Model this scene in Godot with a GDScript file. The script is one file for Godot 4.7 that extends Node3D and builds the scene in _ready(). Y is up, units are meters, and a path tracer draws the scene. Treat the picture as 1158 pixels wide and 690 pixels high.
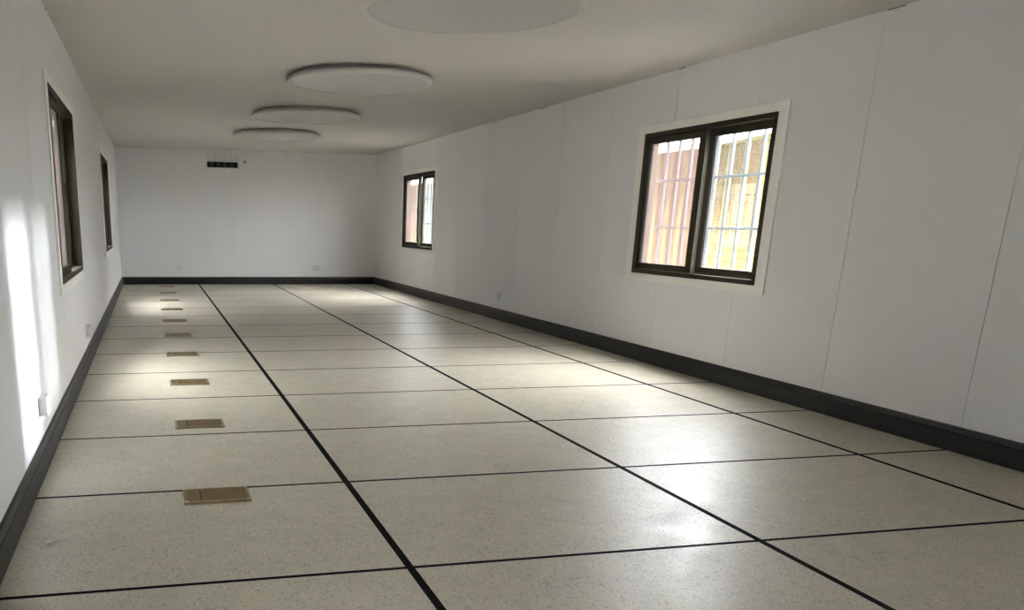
extends Node3D
# A long empty site-office room: raised floor of speckled panels, white sandwich-panel walls,
# dark sliding windows with outside bars, round ceiling lights that are switched off.
# x runs from the left wall to the right one, depth d from the camera along -z.

const LEFT := -0.023          # inner face of the left wall
const RIGHT := 4.673          # inner face of the right wall
const TOP := 2.338            # ceiling
const FAR := 16.182           # inner face of the end wall
const BACK := -3.2            # inner face of the wall behind the camera
const THICK := 0.1            # wall thickness
const SILL := 0.745
const HEAD := 1.89
const HALF := 0.8175          # half the width of a window opening

var M := {}
var taken := {}

# ------------------------------------------------------------------ helpers
func numbered(called: String) -> String:
	if not taken.has(called):
		taken[called] = 0
		return called
	taken[called] += 1
	return "%s_%03d" % [called, taken[called]]

func thing(called: String, label: String, category: String, at := Vector3.ZERO, group := "") -> Node3D:
	var o := Node3D.new()
	o.name = numbered(called)
	add_child(o)
	o.position = at
	o.set_meta("label", label)
	o.set_meta("category", category)
	if group != "":
		o.set_meta("group", group)
	return o

func setting(called: String, at := Vector3.ZERO, label := "", category := "") -> Node3D:
	var o := Node3D.new()
	o.name = called
	add_child(o)
	o.position = at
	o.set_meta("kind", "structure")
	if label != "":
		o.set_meta("label", label)
		o.set_meta("category", category)
	return o

func part(called: String, mesh: Mesh, material: Material, parent: Node, at := Vector3.ZERO) -> MeshInstance3D:
	var o := MeshInstance3D.new()
	o.name = called
	o.mesh = mesh
	o.material_override = null
	if mesh.get_surface_count() > 0:
		for s in mesh.get_surface_count():
			o.set_surface_override_material(s, material)
	o.position = at
	parent.add_child(o, true)
	return o

func tool() -> SurfaceTool:
	var st := SurfaceTool.new()
	st.begin(Mesh.PRIMITIVE_TRIANGLES)
	st.set_smooth_group(-1)
	return st

# a triangle that faces away from c
func tri(st: SurfaceTool, a: Vector3, b: Vector3, c: Vector3, inside: Vector3) -> void:
	var n := (c - a).cross(b - a)
	if n.dot((a + b + c) / 3.0 - inside) < 0.0:
		var t := b
		b = c
		c = t
	for p in [a, b, c]:
		st.set_uv(Vector2(p.x + p.z, p.y))
		st.add_vertex(p)

func quad(st: SurfaceTool, a: Vector3, b: Vector3, c: Vector3, d: Vector3, inside: Vector3) -> void:
	tri(st, a, b, c, inside)
	tri(st, a, c, d, inside)

# a box with chamfered edges
func cbox(st: SurfaceTool, lo: Vector3, hi: Vector3, bevel := 0.0) -> void:
	var c := (lo + hi) / 2.0
	var h := (hi - lo) / 2.0
	var b := minf(bevel, minf(h.x, minf(h.y, h.z)) * 0.9)
	if b <= 0.0:
		for axis in 3:
			var u := (axis + 1) % 3
			var w := (axis + 2) % 3
			for s in [-1.0, 1.0]:
				var q := []
				for k in [[-1, -1], [1, -1], [1, 1], [-1, 1]]:
					var p := Vector3.ZERO
					p[axis] = h[axis] * s
					p[u] = h[u] * k[0]
					p[w] = h[w] * k[1]
					q.append(c + p)
				quad(st, q[0], q[1], q[2], q[3], c)
		return
	# point of corner s (signs) that lies on the face across axis a
	var at := func(s: Vector3, a: int) -> Vector3:
		var p := Vector3(s.x * (h.x - b), s.y * (h.y - b), s.z * (h.z - b))
		p[a] = s[a] * h[a]
		return c + p
	for axis in 3:
		var u := (axis + 1) % 3
		var w := (axis + 2) % 3
		for s in [-1.0, 1.0]:
			var q := []
			for k in [[-1, -1], [1, -1], [1, 1], [-1, 1]]:
				var g := Vector3.ZERO
				g[axis] = s
				g[u] = k[0]
				g[w] = k[1]
				q.append(at.call(g, axis))
			quad(st, q[0], q[1], q[2], q[3], c)
		for s in [-1.0, 1.0]:
			for t in [-1.0, 1.0]:
				var g0 := Vector3.ZERO
				g0[u] = s
				g0[w] = t
				g0[axis] = -1.0
				var g1 := g0
				g1[axis] = 1.0
				quad(st, at.call(g0, u), at.call(g1, u), at.call(g1, w), at.call(g0, w), c)
	for x in [-1.0, 1.0]:
		for y in [-1.0, 1.0]:
			for z in [-1.0, 1.0]:
				var g := Vector3(x, y, z)
				tri(st, at.call(g, 0), at.call(g, 1), at.call(g, 2), c)

func done(st: SurfaceTool) -> ArrayMesh:
	st.generate_normals()
	return st.commit()

func box(lo: Vector3, hi: Vector3, bevel := 0.0) -> ArrayMesh:
	var st := tool()
	cbox(st, Vector3(minf(lo.x, hi.x), minf(lo.y, hi.y), minf(lo.z, hi.z)), Vector3(maxf(lo.x, hi.x), maxf(lo.y, hi.y), maxf(lo.z, hi.z)), bevel)
	return done(st)

func sized(size: Vector3, bevel := 0.0) -> ArrayMesh:
	return box(-size / 2.0, size / 2.0, bevel)

# profile points (radius, height) turned round y; smooth where a point has a third value of 1
func lathe(profile: Array, steps := 96) -> ArrayMesh:
	var st := SurfaceTool.new()
	st.begin(Mesh.PRIMITIVE_TRIANGLES)
	for k in profile.size() - 1:
		st.set_smooth_group(k + 1)
		var p: Vector2 = profile[k]
		var q: Vector2 = profile[k + 1]
		for i in steps:
			var a := TAU * i / steps
			var b := TAU * (i + 1) / steps
			var v := [Vector3(cos(a) * p.x, p.y, sin(a) * p.x), Vector3(cos(b) * p.x, p.y, sin(b) * p.x), Vector3(cos(b) * q.x, q.y, sin(b) * q.x), Vector3(cos(a) * q.x, q.y, sin(a) * q.x)]
			for n in [0, 1, 2, 0, 2, 3]:
				st.add_vertex(v[n])
	st.generate_normals()
	return st.commit()

# a profile in x, y extruded along z from z0 to z1, with closed ends
func extrude(profile: Array, z0: float, z1: float) -> ArrayMesh:
	var st := tool()
	var c := Vector3.ZERO
	for p in profile:
		c += Vector3(p.x, p.y, 0.0)
	c /= profile.size()
	c.z = (z0 + z1) / 2.0
	for k in profile.size():
		var p: Vector2 = profile[k]
		var q: Vector2 = profile[(k + 1) % profile.size()]
		quad(st, Vector3(p.x, p.y, z0), Vector3(q.x, q.y, z0), Vector3(q.x, q.y, z1), Vector3(p.x, p.y, z1), c)
	for z in [z0, z1]:
		for k in range(1, profile.size() - 1):
			tri(st, Vector3(profile[0].x, profile[0].y, z), Vector3(profile[k].x, profile[k].y, z), Vector3(profile[k + 1].x, profile[k + 1].y, z), c)
	return done(st)

func plain(color: Color, rough := 0.5, metal := 0.0, specular := 0.5) -> StandardMaterial3D:
	var m := StandardMaterial3D.new()
	m.albedo_color = color
	m.roughness = rough
	m.metallic = metal
	m.metallic_specular = specular
	return m

func noise_image(size: int, frequency: float, seed_: int, octaves := 3) -> Image:
	var n := FastNoiseLite.new()
	n.noise_type = FastNoiseLite.TYPE_SIMPLEX_SMOOTH
	n.seed = seed_
	n.frequency = frequency
	n.fractal_octaves = octaves
	return n.get_seamless_image(size, size)

# ------------------------------------------------------------------ materials
func speckled_panel() -> StandardMaterial3D:
	var size := 1024
	var rng := RandomNumberGenerator.new()
	rng.seed = 5
	var fine := noise_image(size, 0.11, 3, 3)
	var coarse := noise_image(size, 0.006, 9, 3)
	var im := Image.create(size, size, false, Image.FORMAT_RGB8)
	var base := Color(0.80, 0.772, 0.70)
	for y in size:
		for x in size:
			var f := fine.get_pixel(x, y).r - 0.5
			var c := coarse.get_pixel(x, y).r - 0.5
			var k := 1.0 + 0.22 * f + 0.05 * c
			im.set_pixel(x, y, Color(base.r * k, base.g * k, base.b * k * (1.0 - 0.03 * c)))
	# short flecks of grey, brown and near white, one to three centimetres long
	for i in 7000:
		var tone := rng.randf()
		var col := Color(0.47, 0.45, 0.40)
		var share := rng.randf_range(0.25, 0.6)
		if tone > 0.62:
			col = Color(0.90, 0.89, 0.85)
		elif tone > 0.48:
			col = Color(0.40, 0.36, 0.31)
		var p := Vector2(rng.randf() * size, rng.randf() * size)
		var along := Vector2.from_angle(rng.randf() * TAU)
		var length := rng.randi_range(4, 18)
		var width := rng.randi_range(1, 3)
		for k in length:
			p += along
			along = along.rotated(rng.randf_range(-0.25, 0.25))
			for w in width:
				var qx := posmod(int(p.x - along.y * w), size)
				var qy := posmod(int(p.y + along.x * w), size)
				im.set_pixel(qx, qy, im.get_pixel(qx, qy).lerp(col, share))
	var m := StandardMaterial3D.new()
	m.albedo_texture = ImageTexture.create_from_image(im)
	m.uv1_triplanar = true
	m.uv1_world_triplanar = true
	m.uv1_scale = Vector3(0.83, 0.83, 0.83)
	var rough := Image.create(256, 256, false, Image.FORMAT_RGB8)
	var patches := noise_image(256, 0.02, 21, 4)
	for y in 256:
		for x in 256:
			var v := 0.42 + 0.16 * (patches.get_pixel(x, y).r - 0.5)
			rough.set_pixel(x, y, Color(v, v, v))
	m.roughness = 1.0
	m.roughness_texture = ImageTexture.create_from_image(rough)
	m.metallic_specular = 0.5
	# the sheet is a little wavy
	m.heightmap_enabled = true
	m.heightmap_texture = ImageTexture.create_from_image(noise_image(256, 0.012, 33, 2))
	m.heightmap_scale = 0.05
	return m

func make_materials() -> void:
	M.panel = speckled_panel()
	M.wall = plain(Color(0.92, 0.918, 0.92), 0.38, 0.0, 0.5)
	M.groove = plain(Color(0.50, 0.50, 0.50), 0.8)
	M.ceiling = plain(Color(0.80, 0.785, 0.76), 0.6, 0.0, 0.4)
	M.gap = plain(Color(0.03, 0.028, 0.024), 0.85, 0.0, 0.2)
	M.base = plain(Color(0.045, 0.048, 0.048), 0.42, 0.0, 0.5)
	M.frame = plain(Color(0.25, 0.235, 0.195), 0.55, 0.0, 0.2)
	M.trim = plain(Color(0.97, 0.965, 0.94), 0.4)
	M.gasket = plain(Color(0.05, 0.05, 0.05), 0.7)
	M.bar = plain(Color(0.28, 0.295, 0.31), 0.9, 0.0, 0.1)
	M.glass = plain(Color(0.93, 0.96, 0.94, 0.07), 0.02)
	M.glass.transparency = BaseMaterial3D.TRANSPARENCY_ALPHA
	M.film = plain(Color(0.70, 0.62, 0.60, 0.42), 0.3, 0.0, 0.5)
	M.film.transparency = BaseMaterial3D.TRANSPARENCY_ALPHA
	M.film.backlight_enabled = true
	M.film.backlight = Color(0.16, 0.145, 0.14)
	M.lamp_rim = plain(Color(0.81, 0.80, 0.78), 0.35)
	M.diffuser = plain(Color(0.755, 0.745, 0.73), 0.45)
	M.brass = plain(Color(0.56, 0.48, 0.31), 0.38, 0.75)
	M.brass_lid = plain(Color(0.50, 0.42, 0.26), 0.42, 0.7)
	M.steel = plain(Color(0.66, 0.60, 0.46), 0.3, 0.8)
	M.dark = plain(Color(0.07, 0.06, 0.05), 0.6)
	M.red = plain(Color(0.45, 0.10, 0.07), 0.5)
	M.plastic = plain(Color(0.86, 0.86, 0.84), 0.4)
	M.plastic_grey = plain(Color(0.62, 0.60, 0.58), 0.45)
	M.sign_face = plain(Color(0.02, 0.06, 0.035), 0.7, 0.0, 0.3)
	M.sign_print = plain(Color(0.30, 0.38, 0.33), 0.5)
	M.lens = plain(Color(0.93, 0.91, 0.88), 0.2)
	M.concrete = plain(Color(0.27, 0.265, 0.255), 0.9)
	M.yellow = plain(Color(0.42, 0.36, 0.075), 0.6)
	M.yellow_deep = plain(Color(0.44, 0.325, 0.025), 0.6)
	M.yellow_pale = plain(Color(0.50, 0.455, 0.22), 0.6)
	M.grey_wall = plain(Color(0.60, 0.60, 0.60), 0.8)
	M.cladding = plain(Color(0.34, 0.38, 0.43), 0.6)
	M.roof = plain(Color(0.72, 0.72, 0.70), 0.7)
	M.chip = plain(Color(0.95, 0.94, 0.92), 0.6)

# ------------------------------------------------------------------ the room
# one wall panel from depth a to b with the window openings (each [lo, hi]) left out; side -1 left, +1 right
func long_wall(called: String, side: int, windows: Array) -> void:
	var w := setting(called, Vector3.ZERO)
	var face: float = RIGHT if side > 0 else LEFT
	var joints := []
	var d := 3.555 - 7.0
	while d < FAR + 1.2:
		joints.append(d)
		d += 1.0025
	for k in joints.size() - 1:
		var a: float = maxf(joints[k], BACK - THICK) + 0.0018
		var b: float = minf(joints[k + 1], FAR + THICK) - 0.0018
		if b - a < 0.05:
			continue
		# split along the depth where a window begins or ends
		var cuts := [a, b]
		for o in windows:
			for e in [o[0] - o[1], o[0] + o[1]]:
				if e > a + 0.001 and e < b - 0.001:
					cuts.append(e)
		cuts.sort()
		var st := tool()
		for c in cuts.size() - 1:
			var mid: float = (cuts[c] + cuts[c + 1]) / 2.0
			var rows := [[-0.05, TOP + 0.02]]
			for o in windows:
				if absf(mid - o[0]) < o[1]:
					rows = [[-0.05, o[2]], [o[3], TOP + 0.02]]
			for r in rows:
				cbox(st, Vector3(minf(face, face + side * THICK), r[0], -cuts[c + 1]), Vector3(maxf(face, face + side * THICK), r[1], -cuts[c]))
		part("wall_panel", done(st), M.wall, w)
	# the joint strip behind the panel edges
	for j in joints:
		if j < BACK or j > FAR:
			continue
		var spans := [[-0.05, TOP + 0.02]]
		for o in windows:
			if absf(j - o[0]) < o[1]:
				spans = [[-0.05, o[2]], [o[3], TOP + 0.02]]
		for s in spans:
			part("panel_joint", box(Vector3(face + side * 0.003, s[0], -j - 0.006), Vector3(face + side * (THICK - 0.003), s[1], -j + 0.006)), M.groove, w)

func end_wall(called: String, at: float, out: float) -> Node3D:
	var w := setting(called)
	var x := LEFT
	var edges := [LEFT - THICK, 0.982, 1.985, 2.99, 3.99, RIGHT + THICK]
	for k in edges.size() - 1:
		part("wall_panel", box(Vector3(edges[k] + 0.0006, -0.05, -at), Vector3(edges[k + 1] - 0.0006, TOP + 0.02, -at - out * THICK)), M.wall, w)
		if k > 0:
			part("panel_joint", box(Vector3(edges[k] - 0.006, -0.05, -at - out * 0.003), Vector3(edges[k] + 0.006, TOP + 0.02, -at - out * (THICK - 0.003))), M.groove, w)
	return w

func make_floor() -> void:
	var f := setting("floor")
	part("subfloor", box(Vector3(LEFT - THICK, -0.06, -FAR - THICK), Vector3(RIGHT + THICK, -0.031, -BACK + THICK)), M.gap, f)
	var xs := [LEFT - 0.002, 1.3403, 2.7203, 4.1003, RIGHT + 0.002]
	var depths := []
	var d := 2.5961 - 1.01813 * 5.0
	while d < FAR:
		depths.append(d)
		d += 1.01813
	depths.append(FAR + 0.002)
	depths.push_front(BACK - 0.002)
	var rng := RandomNumberGenerator.new()
	rng.seed = 11
	# black edging strips between the panels
	for c in [1, 2, 3]:
		part("joint_strip", box(Vector3(xs[c] - 0.0145, -0.03, -FAR), Vector3(xs[c] + 0.0145, 0.0001, -BACK)), M.gap, f)
	for k in range(1, depths.size() - 1):
		for c in 4:
			part("joint_strip", box(Vector3(xs[c] + 0.0146, -0.03, -depths[k] - 0.01), Vector3(xs[c + 1] - 0.0146, 0.0001, -depths[k] + 0.01)), M.gap, f)
	for k in depths.size() - 1:
		for c in 4:
			var a: float = depths[k] + 0.0095
			var b: float = depths[k + 1] - 0.0095
			var l: float = xs[c] + (0.014 if c > 0 else 0.0)
			var r: float = xs[c + 1] - (0.014 if c < 3 else 0.0)
			if b - a < 0.05:
				continue
			var o := part("floor_panel", box(Vector3(-(r - l) / 2.0, -0.03, -(b - a) / 2.0), Vector3((r - l) / 2.0, 0.0, (b - a) / 2.0), 0.0012), M.panel, f, Vector3((l + r) / 2.0, 0.0, -(a + b) / 2.0))
			# panels on their pedestals are never quite level
			o.rotation.x = deg_to_rad(rng.randf_range(-0.02, 0.02))
			o.rotation.z = deg_to_rad(rng.randf_range(-0.02, 0.02))

func make_baseboards() -> void:
	# a skirting with a sloped face and a narrow lip on top; p is measured from the wall
	var make := func(side: float) -> Array:
		return [Vector2(0, 0), Vector2(side * 0.023, 0), Vector2(side * 0.021, 0.097), Vector2(side * 0.016, 0.1), Vector2(side * 0.0175, 0.105), Vector2(side * 0.012, 0.131), Vector2(0, 0.1345)]
	for s in [["baseboard_left", LEFT, 1.0, [BACK, 1.3, 8.7, FAR]], ["baseboard_right", RIGHT, -1.0, [BACK, 0.2, 4.475, 11.2, FAR]]]:
		var b := setting(s[0])
		for k in s[3].size() - 1:
			part("skirting_length", extrude(make.call(s[2]), -s[3][k + 1] + 0.0008, -s[3][k] - 0.0008), M.base, b, Vector3(s[1], 0, 0))
	var e := setting("baseboard_far")
	var o := part("skirting_length", extrude(make.call(1.0), -(RIGHT - LEFT) / 2.0 + 0.001, (RIGHT - LEFT) / 2.0 - 0.001), M.base, e, Vector3((LEFT + RIGHT) / 2.0, 0, -FAR))
	o.rotation.y = -PI / 2.0

func make_ceiling() -> void:
	var c := setting("ceiling")
	part("ceiling_sheet", box(Vector3(LEFT - THICK, TOP, -FAR - THICK), Vector3(RIGHT + THICK, TOP + 0.12, -BACK + THICK)), M.ceiling, c)
	# short cracks in the sealant where ceiling and wall meet
	for k in [[LEFT, 3.05, 0.05], [LEFT, 3.72, 0.06], [LEFT, 4.35, 0.09], [LEFT, 5.35, 0.12], [LEFT, 5.9, 0.05], [RIGHT, 4.5, 0.12], [RIGHT, 6.55, 0.10], [RIGHT, 4.05, 0.06], [RIGHT, 9.1, 0.1]]:
		var inward := 1.0 if k[0] == LEFT else -1.0
		part("sealant_crack", box(Vector3(k[0] - inward * 0.002, TOP - 0.006, -k[1] - k[2] / 2.0), Vector3(k[0] + inward * 0.003, TOP + 0.002, -k[1] + k[2] / 2.0)), M.groove, c)

# ------------------------------------------------------------------ windows
# u runs along the depth, v up, w outwards from the inner wall face
func make_window(called: String, side: int, depth: float) -> void:
	var n := setting(called, Vector3(RIGHT if side > 0 else LEFT, SILL, -depth))
	var hgt := HEAD - SILL
	var bx := func(u0: float, u1: float, v0: float, v1: float, w0: float, w1: float, bevel := 0.002) -> ArrayMesh:
		return box(Vector3(side * w0, v0, -u0), Vector3(side * w1, v1, -u1), bevel)
	# white surround on the wall
	var t := 0.011
	var tr := Node3D.new()
	tr.name = "trim"
	n.add_child(tr)
	part("trim_strip", bx.call(-HALF - 0.1, HALF + 0.1, hgt, hgt + 0.06, -t, 0.0), M.trim, tr)
	part("trim_strip", bx.call(-HALF - 0.1, HALF + 0.1, -0.06, 0.0, -t, 0.0), M.trim, tr)
	part("trim_strip", bx.call(-HALF - 0.1, -HALF, 0.0, hgt, -t, 0.0), M.trim, tr)
	part("trim_strip", bx.call(HALF, HALF + 0.1, 0.0, hgt, -t, 0.0), M.trim, tr)
	# fixed frame in the opening
	var fr := Node3D.new()
	fr.name = "window_frame"
	n.add_child(fr)
	var f := 0.036
	var o := HALF - 0.001
	part("frame_head", bx.call(-o, o, hgt - f, hgt - 0.001, -0.014, THICK + 0.01), M.frame, fr)
	part("frame_sill", bx.call(-o, o, 0.001, f, -0.014, THICK + 0.01), M.frame, fr)
	part("frame_jamb", bx.call(-o, -o + f, f, hgt - f, -0.014, THICK + 0.01), M.frame, fr)
	part("frame_jamb", bx.call(o - f, o, f, hgt - f, -0.014, THICK + 0.01), M.frame, fr)
	# track rib between the two sashes
	part("track", bx.call(-o + f, o - f, hgt - f - 0.016, hgt - f, 0.047, 0.053), M.frame, fr)
	part("track", bx.call(-o + f, o - f, f, f + 0.012, 0.047, 0.053), M.frame, fr)
	# inner sash (left hand seen from the room) with dusty film, outer sash with clear glass
	var g := float(side)
	var u_in := o - f
	var v0 := f + 0.004
	var v1 := hgt - f - 0.004
	sash(n, bx, g * -0.022, g * u_in, v0, v1, 0.006, 0.042, 0.082, 0.042, M.film, side)
	sash(n, bx, g * -u_in, g * 0.03, v0, v1, 0.058, 0.092, 0.09, 0.10, M.glass, side)
	var latch := part("latch", bx.call(g * 0.022 - 0.012, g * 0.022 + 0.012, hgt * 0.5 - 0.05, hgt * 0.5 + 0.05, -0.008, 0.008), M.frame, n)
	latch.set_meta("label", "small latch on the meeting stile")
	# bars on the outside
	var gr := Node3D.new()
	gr.name = "security_grille"
	n.add_child(gr)
	for k in 10:
		var u := -0.7925 + 0.1755 * k
		part("bar", bx.call(u - 0.012, u + 0.012, -0.1, hgt + 0.1, 0.188, 0.212, 0.004), M.bar, gr)
	for v in [0.0, 0.385, 0.768, hgt]:
		part("rail", bx.call(-HALF - 0.08, HALF + 0.08, v - 0.011, v + 0.011, 0.176, 0.188, 0.003), M.bar, gr)
	for u in [-HALF - 0.05, HALF + 0.05]:
		for v in [0.0, hgt]:
			part("bracket", bx.call(u - 0.012, u + 0.012, v - 0.012, v + 0.012, THICK, 0.178, 0.002), M.bar, gr)

func sash(n: Node3D, bx: Callable, meeting: float, jamb: float, v0: float, v1: float, w0: float, w1: float, stile_meeting: float, stile_jamb: float, glass: Material, _side: int) -> void:
	var s := Node3D.new()
	s.name = "sash"
	n.add_child(s, true)
	if glass == M.glass:      # the outer sash: the first edge is its jamb, the second its meeting stile
		var q := meeting
		meeting = jamb
		jamb = q
	var dir := signf(jamb - meeting)
	var r := 0.05
	var m0 := meeting + dir * stile_meeting
	var j0 := jamb - dir * stile_jamb
	part("rail", bx.call(meeting, jamb, v0, v0 + r, w0, w1), M.frame, s)
	part("rail", bx.call(meeting, jamb, v1 - r, v1, w0, w1), M.frame, s)
	part("stile", bx.call(meeting, m0, v0 + r, v1 - r, w0, w1), M.frame, s)
	part("stile", bx.call(j0, jamb, v0 + r, v1 - r, w0, w1), M.frame, s)
	var wm := (w0 + w1) / 2.0
	part("gasket", bx.call(m0, m0 + dir * 0.006, v0 + r, v1 - r, wm - 0.008, wm + 0.008, 0.0), M.gasket, s)
	part("gasket", bx.call(j0, j0 - dir * 0.006, v0 + r, v1 - r, wm - 0.008, wm + 0.008, 0.0), M.gasket, s)
	part("pane", bx.call(m0 + dir * 0.002, j0 - dir * 0.002, v0 + r - 0.002, v1 - r + 0.002, wm - 0.0025, wm + 0.0025, 0.0), glass, s)

# ------------------------------------------------------------------ things in the room
func ceiling_light(depth: float, label: String) -> void:
	var t := thing("ceiling_light", label, "ceiling light", Vector3(2.322, TOP, -depth), "round ceiling lights down the middle")
	part("back_plate", lathe([Vector2(0.0, 0.0), Vector2(0.53, 0.0), Vector2(0.53, -0.036), Vector2(0.0, -0.036)]), M.lamp_rim, t)
	part("rim", lathe([Vector2(0.56, -0.034), Vector2(0.606, -0.034), Vector2(0.614, -0.039), Vector2(0.617, -0.048), Vector2(0.617, -0.062), Vector2(0.612, -0.071), Vector2(0.602, -0.0755), Vector2(0.588, -0.074), Vector2(0.582, -0.064), Vector2(0.56, -0.064), Vector2(0.56, -0.034)]), M.lamp_rim, t)
	part("diffuser", lathe([Vector2(0.0, -0.0700), Vector2(0.20, -0.0698), Vector2(0.45, -0.0688), Vector2(0.575, -0.067), Vector2(0.582, -0.064), Vector2(0.582, -0.060), Vector2(0.0, -0.060)]), M.diffuser, t)

func floor_box(depth: float, label: String) -> Node3D:
	var t := thing("floor_socket_box", label, "floor socket", Vector3(0.746, 0.0, -depth), "metal socket boxes let into the floor in a row")
	var hx := 0.139
	var hz := 0.094
	var st := tool()
	cbox(st, Vector3(-hx, 0.0, -hz), Vector3(-hx + 0.014, 0.011, hz), 0.002)
	cbox(st, Vector3(hx - 0.014, 0.0, -hz), Vector3(hx, 0.011, hz), 0.002)
	cbox(st, Vector3(-hx + 0.014, 0.0, hz - 0.02), Vector3(hx - 0.014, 0.011, hz), 0.002)
	cbox(st, Vector3(-hx + 0.014, 0.0, -hz), Vector3(hx - 0.014, 0.011, -hz + 0.012), 0.002)
	part("rim", done(st), M.steel, t)
	part("well", box(Vector3(-hx + 0.012, 0.0, -hz + 0.01), Vector3(hx - 0.012, 0.0025, hz - 0.018)), M.dark, t)
	part("cable_flap", box(Vector3(-hx + 0.016, 0.002, -hz + 0.014), Vector3(-hx + 0.068, 0.0100, hz - 0.022), 0.0012), M.brass, t)
	var lid := part("lid", box(Vector3(-hx + 0.0745, 0.002, -hz + 0.014), Vector3(hx - 0.016, 0.0100, hz - 0.022), 0.0012), M.brass_lid, t)
	part("button", lathe([Vector2(0.0, 0.0113), Vector2(0.007, 0.011), Vector2(0.008, 0.0098)], 20), M.red, lid, Vector3(hx - 0.06, 0.0, -0.025))
	for c in [[-1, 1], [1, 1]]:
		part("corner_cap", box(Vector3(c[0] * (hx - 0.02), 0.009, hz - 0.016), Vector3(c[0] * (hx - 0.001), 0.0125, hz - 0.001), 0.0012), M.plastic, t)
	return t

func wall_socket(at: Vector3, inward: Vector3, deep: float, label: String) -> void:
	# built facing +z, then turned to face the room
	var t := thing("wall_socket", label, "socket", at)
	t.rotation.y = atan2(inward.x, inward.z)
	part("box", box(Vector3(-0.06, -0.043, 0.0), Vector3(0.06, 0.043, deep), minf(0.002, deep * 0.3)), M.plastic, t)
	var p := part("face_plate", box(Vector3(-0.062, -0.045, deep), Vector3(0.062, 0.045, deep + 0.009), 0.003), M.plastic, t)
	for x in [-0.028, 0.028]:
		part("socket_insert", box(Vector3(x - 0.02, -0.022, deep + 0.007), Vector3(x + 0.02, 0.022, deep + 0.0102), 0.001), M.plastic, p)

func exit_sign() -> void:
	var t := thing("exit_sign", "dark green exit sign with pale characters high on the end wall", "sign", Vector3(1.826, 2.03, -FAR))
	part("body", box(Vector3(-0.29, 0.0, 0.0), Vector3(0.29, 0.116, 0.026), 0.004), M.plastic, t)
	var face := part("face", box(Vector3(-0.27, 0.012, 0.024), Vector3(0.27, 0.104, 0.028)), M.sign_face, t)
	# strokes of the four characters: [x0, y0, x1, y1] in a cell of 1 by 1
	var glyphs := [
		[[0.5, 0.95, 0.55, 0.85], [0.1, 0.82, 0.9, 0.82], [0.1, 0.82, 0.1, 0.68], [0.9, 0.82, 0.9, 0.68], [0.08, 0.5, 0.92, 0.5], [0.42, 0.7, 0.28, 0.34], [0.28, 0.34, 0.8, 0.05], [0.68, 0.5, 0.2, 0.05]],
		[[0.5, 0.95, 0.08, 0.6], [0.5, 0.95, 0.92, 0.6], [0.28, 0.58, 0.72, 0.58], [0.3, 0.34, 0.7, 0.34], [0.12, 0.07, 0.88, 0.07], [0.5, 0.58, 0.5, 0.07]],
		[[0.5, 0.97, 0.5, 0.07], [0.2, 0.85, 0.2, 0.55], [0.8, 0.85, 0.8, 0.55], [0.2, 0.55, 0.8, 0.55], [0.12, 0.42, 0.12, 0.07], [0.88, 0.42, 0.88, 0.07], [0.12, 0.07, 0.88, 0.07]],
		[[0.15, 0.85, 0.85, 0.85], [0.15, 0.12, 0.85, 0.12], [0.15, 0.85, 0.15, 0.06], [0.85, 0.85, 0.85, 0.06]],
	]
	for k in 4:
		var st := tool()
		var ox := -0.222 + 0.118 * k
		for s in glyphs[k]:
			var a := Vector2(ox + s[0] * 0.066, 0.026 + s[1] * 0.064)
			var b := Vector2(ox + s[2] * 0.066, 0.026 + s[3] * 0.064)
			var along := (b - a).normalized() * 0.003
			var across := Vector2(-along.y, along.x)
			a -= along
			b += along
			var q := [a + across, b + across, b - across, a - across]
			var c := Vector3((a.x + b.x) / 2.0, (a.y + b.y) / 2.0, 0.0282)
			quad(st, Vector3(q[0].x, q[0].y, 0.029), Vector3(q[1].x, q[1].y, 0.029), Vector3(q[2].x, q[2].y, 0.029), Vector3(q[3].x, q[3].y, 0.029), c)
			for e in 4:
				var p: Vector2 = q[e]
				var r: Vector2 = q[(e + 1) % 4]
				quad(st, Vector3(p.x, p.y, 0.0275), Vector3(r.x, r.y, 0.0275), Vector3(r.x, r.y, 0.029), Vector3(p.x, p.y, 0.029), c)
		part("character", done(st), M.sign_print, face)

func emergency_light() -> void:
	var t := thing("emergency_light", "pale twin-head emergency light above the exit sign", "emergency light", Vector3(1.83, 2.158, -FAR))
	part("body", box(Vector3(-0.27, 0.0, 0.0), Vector3(0.29, 0.085, 0.035), 0.008), M.plastic, t)
	for x in [-0.2, -0.1, 0.1, 0.2]:
		var h := part("lamp_head", lathe([Vector2(0.0, 0.0), Vector2(0.03, 0.0), Vector2(0.041, 0.03), Vector2(0.041, 0.038), Vector2(0.034, 0.04), Vector2(0.032, 0.036), Vector2(0.0, 0.03)], 32), M.lens, t, Vector3(x, 0.043, 0.034))
		h.rotation.x = PI / 2.0

func detector() -> void:
	var t := thing("wall_detector", "small round pale device on the wall right of the exit sign", "detector", Vector3(2.225, 2.145, -FAR))
	var b := part("base", lathe([Vector2(0.0, 0.0), Vector2(0.055, 0.0), Vector2(0.055, 0.02), Vector2(0.048, 0.03), Vector2(0.0, 0.034)], 40), M.plastic, t)
	b.rotation.x = PI / 2.0
	var e := part("eye", lathe([Vector2(0.0, 0.02), Vector2(0.026, 0.02), Vector2(0.024, 0.045), Vector2(0.012, 0.056), Vector2(0.0, 0.058)], 32), M.plastic_grey, t)
	e.rotation.x = PI / 2.0

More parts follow.
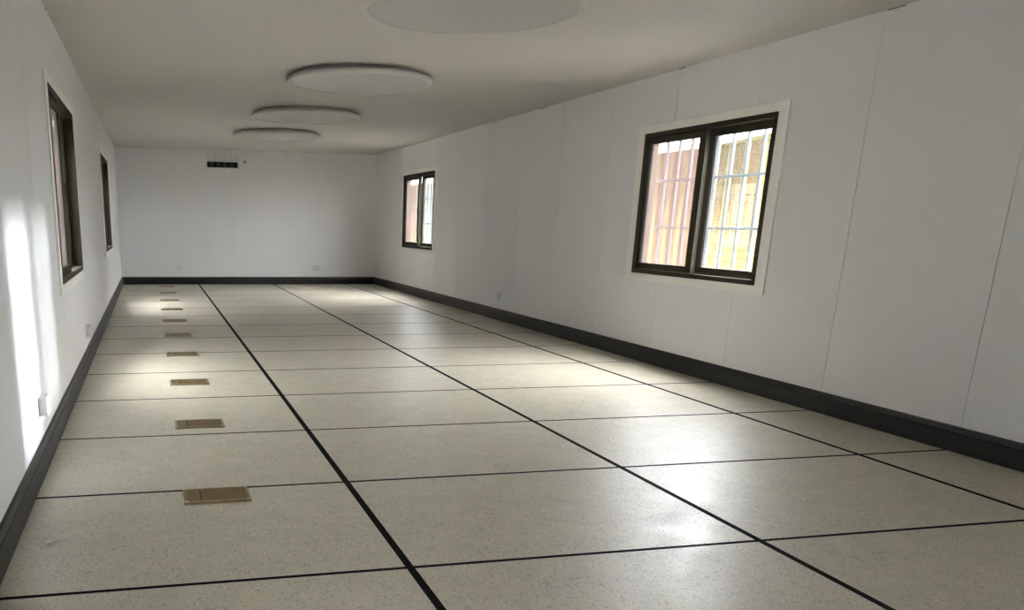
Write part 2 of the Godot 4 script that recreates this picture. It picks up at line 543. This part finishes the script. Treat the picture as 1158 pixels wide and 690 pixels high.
func paint_chip() -> void:
	var t := thing("paper_scrap", "small crumpled white scrap on the floor by the left skirting", "scrap", Vector3(0.125, 0.002, -3.06))
	for k in [[Vector3(0.0, 0.009, 0.0), Vector3(-0.25, 0.3, 0.15), Vector3(0.05, 0.0015, 0.024)], [Vector3(0.014, 0.012, -0.012), Vector3(-0.5, -0.4, -0.2), Vector3(0.034, 0.0015, 0.022)], [Vector3(-0.016, 0.008, -0.008), Vector3(-0.1, 0.9, 0.3), Vector3(0.03, 0.0015, 0.018)]]:
		var o := part("fold", sized(k[2], 0.0004), M.chip, t, k[0])
		o.rotation = k[1]

# ------------------------------------------------------------------ outside
func make_outside() -> void:
	var g := setting("ground")
	part("ground_slab", box(Vector3(-30, -0.5, -75), Vector3(34, -0.3, 25)), M.concrete, g)
	# unseen stacked unit, added to keep sky light off the yellow facade
	var u := setting("added_upper_storey")
	part("added_stacked_unit", box(Vector3(LEFT - THICK, TOP + 0.14, -FAR - THICK), Vector3(RIGHT + THICK, TOP + 2.9, -BACK + THICK), 0.01), M.cladding, u)
	part("added_neighbour_unit", box(Vector3(LEFT - THICK, -0.3, -62), Vector3(RIGHT + THICK, TOP + 2.9, -FAR - THICK - 0.02), 0.01), M.cladding, u)  # unseen block added beyond the end wall, hides more sky from the facade
	# the yellow building opposite the right-hand windows: bays of lattice screens between pale posts
	var x := 14.5
	var t := thing("yellow_building", "long yellow building with lattice screens seen through the right windows", "building", Vector3(x, -0.3, -34))
	part("wall", box(Vector3(0.12, 0.0, -20), Vector3(3.0, 3.4, 17)), M.yellow, t)
	part("roof", box(Vector3(-0.1, 3.4, -20.2), Vector3(3.3, 3.55, 17.2), 0.02), M.yellow_pale, t)
	# lean-to roof added along the front to keep the facade in shade
	part("added_lean_to_roof", extrude([Vector2(0.0, 3.62), Vector2(0.0, 3.72), Vector2(-2.6, 3.14), Vector2(-2.6, 3.04)], -20.2, 17.2), M.roof, t)
	# lattice screen: one mesh shared by all bays
	var st := tool()
	for k in 5:
		var z := -0.2 + 0.1 * k
		cbox(st, Vector3(-0.02, 0.0, z - 0.02), Vector3(0.0, 0.98, z + 0.02))
	for k in 11:
		var y := 0.015 + 0.095 * k
		cbox(st, Vector3(-0.03, y - 0.018, -0.22), Vector3(-0.01, y + 0.018, 0.22))
	var lattice := done(st)
	var back := box(Vector3(0.03, -0.01, -0.225), Vector3(0.119, 0.99, 0.225))
	var post := box(Vector3(-0.06, 0.0, -0.075), Vector3(0.119, 3.39, 0.075), 0.01)
	var band := box(Vector3(-0.03, 0.0, -0.25), Vector3(0.119, 0.2, 0.25), 0.01)
	for k in 59:
		var d := 17.35 + 0.62 * k
		var z := 34.0 - d
		part("post", post, M.yellow_pale, t, Vector3(0, 0, z - 0.31))
		for r in 3:
			var y := -0.04 + 1.19 * r
			if r > 0:
				part("band", band, M.yellow_deep, t, Vector3(0, y - 0.1, z))
			if (d > 16.0 and d < 26.0) or (d > 38.0 and d < 51.0):
				var s := part("lattice_screen", lattice, M.yellow_deep, t, Vector3(0, y + 0.12, z))
				part("screen_backing", back, M.yellow_pale, s)
	# a plain grey block, added to dim the light at the left-hand windows
	var b := thing("added_grey_block", "plain grey block added opposite the left windows to dim them", "building", Vector3(-2.2, -0.3, -8))
	part("wall", box(Vector3(-4, 0, -22), Vector3(0, 3.8, 20)), M.grey_wall, b)
	part("roof", box(Vector3(-4.2, 3.8, -22.2), Vector3(0.25, 3.95, 20.2), 0.02), M.roof, b)

# ------------------------------------------------------------------ scene
func _ready() -> void:
	# camera, solved from the floor joints, wall seams and windows of the photograph
	var cam := Camera3D.new()
	cam.name = "camera"
	var fwd := Vector3(0.21506686, -0.27884541, -0.93594417)
	var right := Vector3(0.9753811, 0.01347678, 0.22011379)
	var up := right.cross(fwd)
	cam.transform = Transform3D(Basis(right, up, -fwd), Vector3(0.52716, 1.13767, 0.0))
	var near := 0.05
	var focal := 960.84
	cam.projection = Camera3D.PROJECTION_FRUSTUM
	cam.near = near
	cam.far = 200.0
	cam.size = 690.0 / focal * near
	cam.frustum_offset = Vector2((579.0 - 396.0685) / focal * near, (530.2848 - 345.0) / focal * near)
	add_child(cam)
	cam.current = true

	var env := Environment.new()
	env.background_mode = Environment.BG_SKY
	var sky_material := ProceduralSkyMaterial.new()
	sky_material.sky_top_color = Color(0.98, 0.985, 0.99)
	sky_material.sky_horizon_color = Color(0.62, 0.64, 0.66)
	sky_material.sky_curve = 0.6      # an evenly overcast sky, three times as bright overhead as at the horizon
	sky_material.ground_bottom_color = Color(0.4, 0.39, 0.38)
	sky_material.ground_horizon_color = Color(0.45, 0.45, 0.45)
	sky_material.sun_angle_max = 0.5
	var sky := Sky.new()
	sky.sky_material = sky_material
	env.sky = sky
	env.background_energy_multiplier = 1.0
	# a low hazy sun that shines past the end of the yellow building through the right-hand windows
	var sun := DirectionalLight3D.new()
	sun.name = "sun"
	sun.light_color = Color(0.96, 0.985, 1.0)
	sun.light_energy = 0.034
	sun.light_angular_distance = 2.6
	sun.shadow_enabled = true
	sun.sky_mode = DirectionalLight3D.SKY_MODE_LIGHT_ONLY
	add_child(sun)
	var bearing := deg_to_rad(21.5)
	sun.look_at_from_position(Vector3(cos(bearing), tan(deg_to_rad(7.6)), -sin(bearing)), Vector3.ZERO)
	env.tonemap_mode = Environment.TONE_MAPPER_LINEAR
	env.tonemap_exposure = 100.0
	env.sdfgi_enabled = true
	env.ssao_enabled = true
	env.ssil_enabled = true
	var around := WorldEnvironment.new()
	around.name = "environment"
	around.environment = env
	add_child(around)

	make_materials()
	make_floor()
	make_ceiling()
	var opening := func(depth: float) -> Array:
		return [depth, HALF, SILL, HEAD]
	long_wall("wall_left", -1, [opening.call(6.37), opening.call(11.9), opening.call(0.2)])  # last opening is for the added window beside the camera
	long_wall("wall_right", 1, [opening.call(6.1625), opening.call(13.5), opening.call(-1.2)])  # last opening is for the added window behind the camera
	end_wall("wall_far", FAR, 1.0)
	end_wall("wall_back", BACK, -1.0)
	make_baseboards()
	make_window("window_1", 1, 6.1625)
	make_window("window_2", 1, 13.5)
	make_window("window_3", -1, 6.37)
	make_window("window_4", -1, 11.9)
	make_window("added_window_5", 1, -1.2)  # unseen window added behind the camera to let in more light
	make_window("added_window_6", -1, 0.2)  # unseen window added beside the camera to brighten the near right wall
	make_outside()

	var place := ["fourth", "third", "second", "first"]
	for k in 4:
		ceiling_light([4.95, 7.66, 10.3, 12.7][k], "large round flat ceiling light, switched off, %s from the end wall with the exit sign" % place[k])
	var count := ["tenth", "ninth", "eighth", "seventh", "sixth", "fifth", "fourth", "third", "second", "first"]
	for k in 10:
		floor_box([3.505, 4.865, 6.212, 7.59, 8.912, 10.231, 11.598, 12.933, 14.277, 15.66][k], "flat brass socket box in the floor, %s from the end wall with the exit sign" % count[k])
	exit_sign()
	emergency_light()
	detector()
	wall_socket(Vector3(LEFT, 0.29, -4.16), Vector3(1, 0, 0), 0.03, "white socket box on the left wall beside the window with the wide white surround")
	wall_socket(Vector3(LEFT, 0.265, -7.2), Vector3(1, 0, 0), 0.03, "white socket box on the left wall between its two windows")
	wall_socket(Vector3(RIGHT, 0.285, -10.02), Vector3(-1, 0, 0), 0.004, "small white socket box on the right wall between its two windows")
	wall_socket(Vector3(1.0, 0.295, -FAR), Vector3(0, 0, 1), 0.004, "small white socket on the end wall, left below the exit sign")
	wall_socket(Vector3(3.523, 0.30, -FAR), Vector3(0, 0, 1), 0.004, "small white socket on the end wall near the right-hand corner")
	paint_chip()
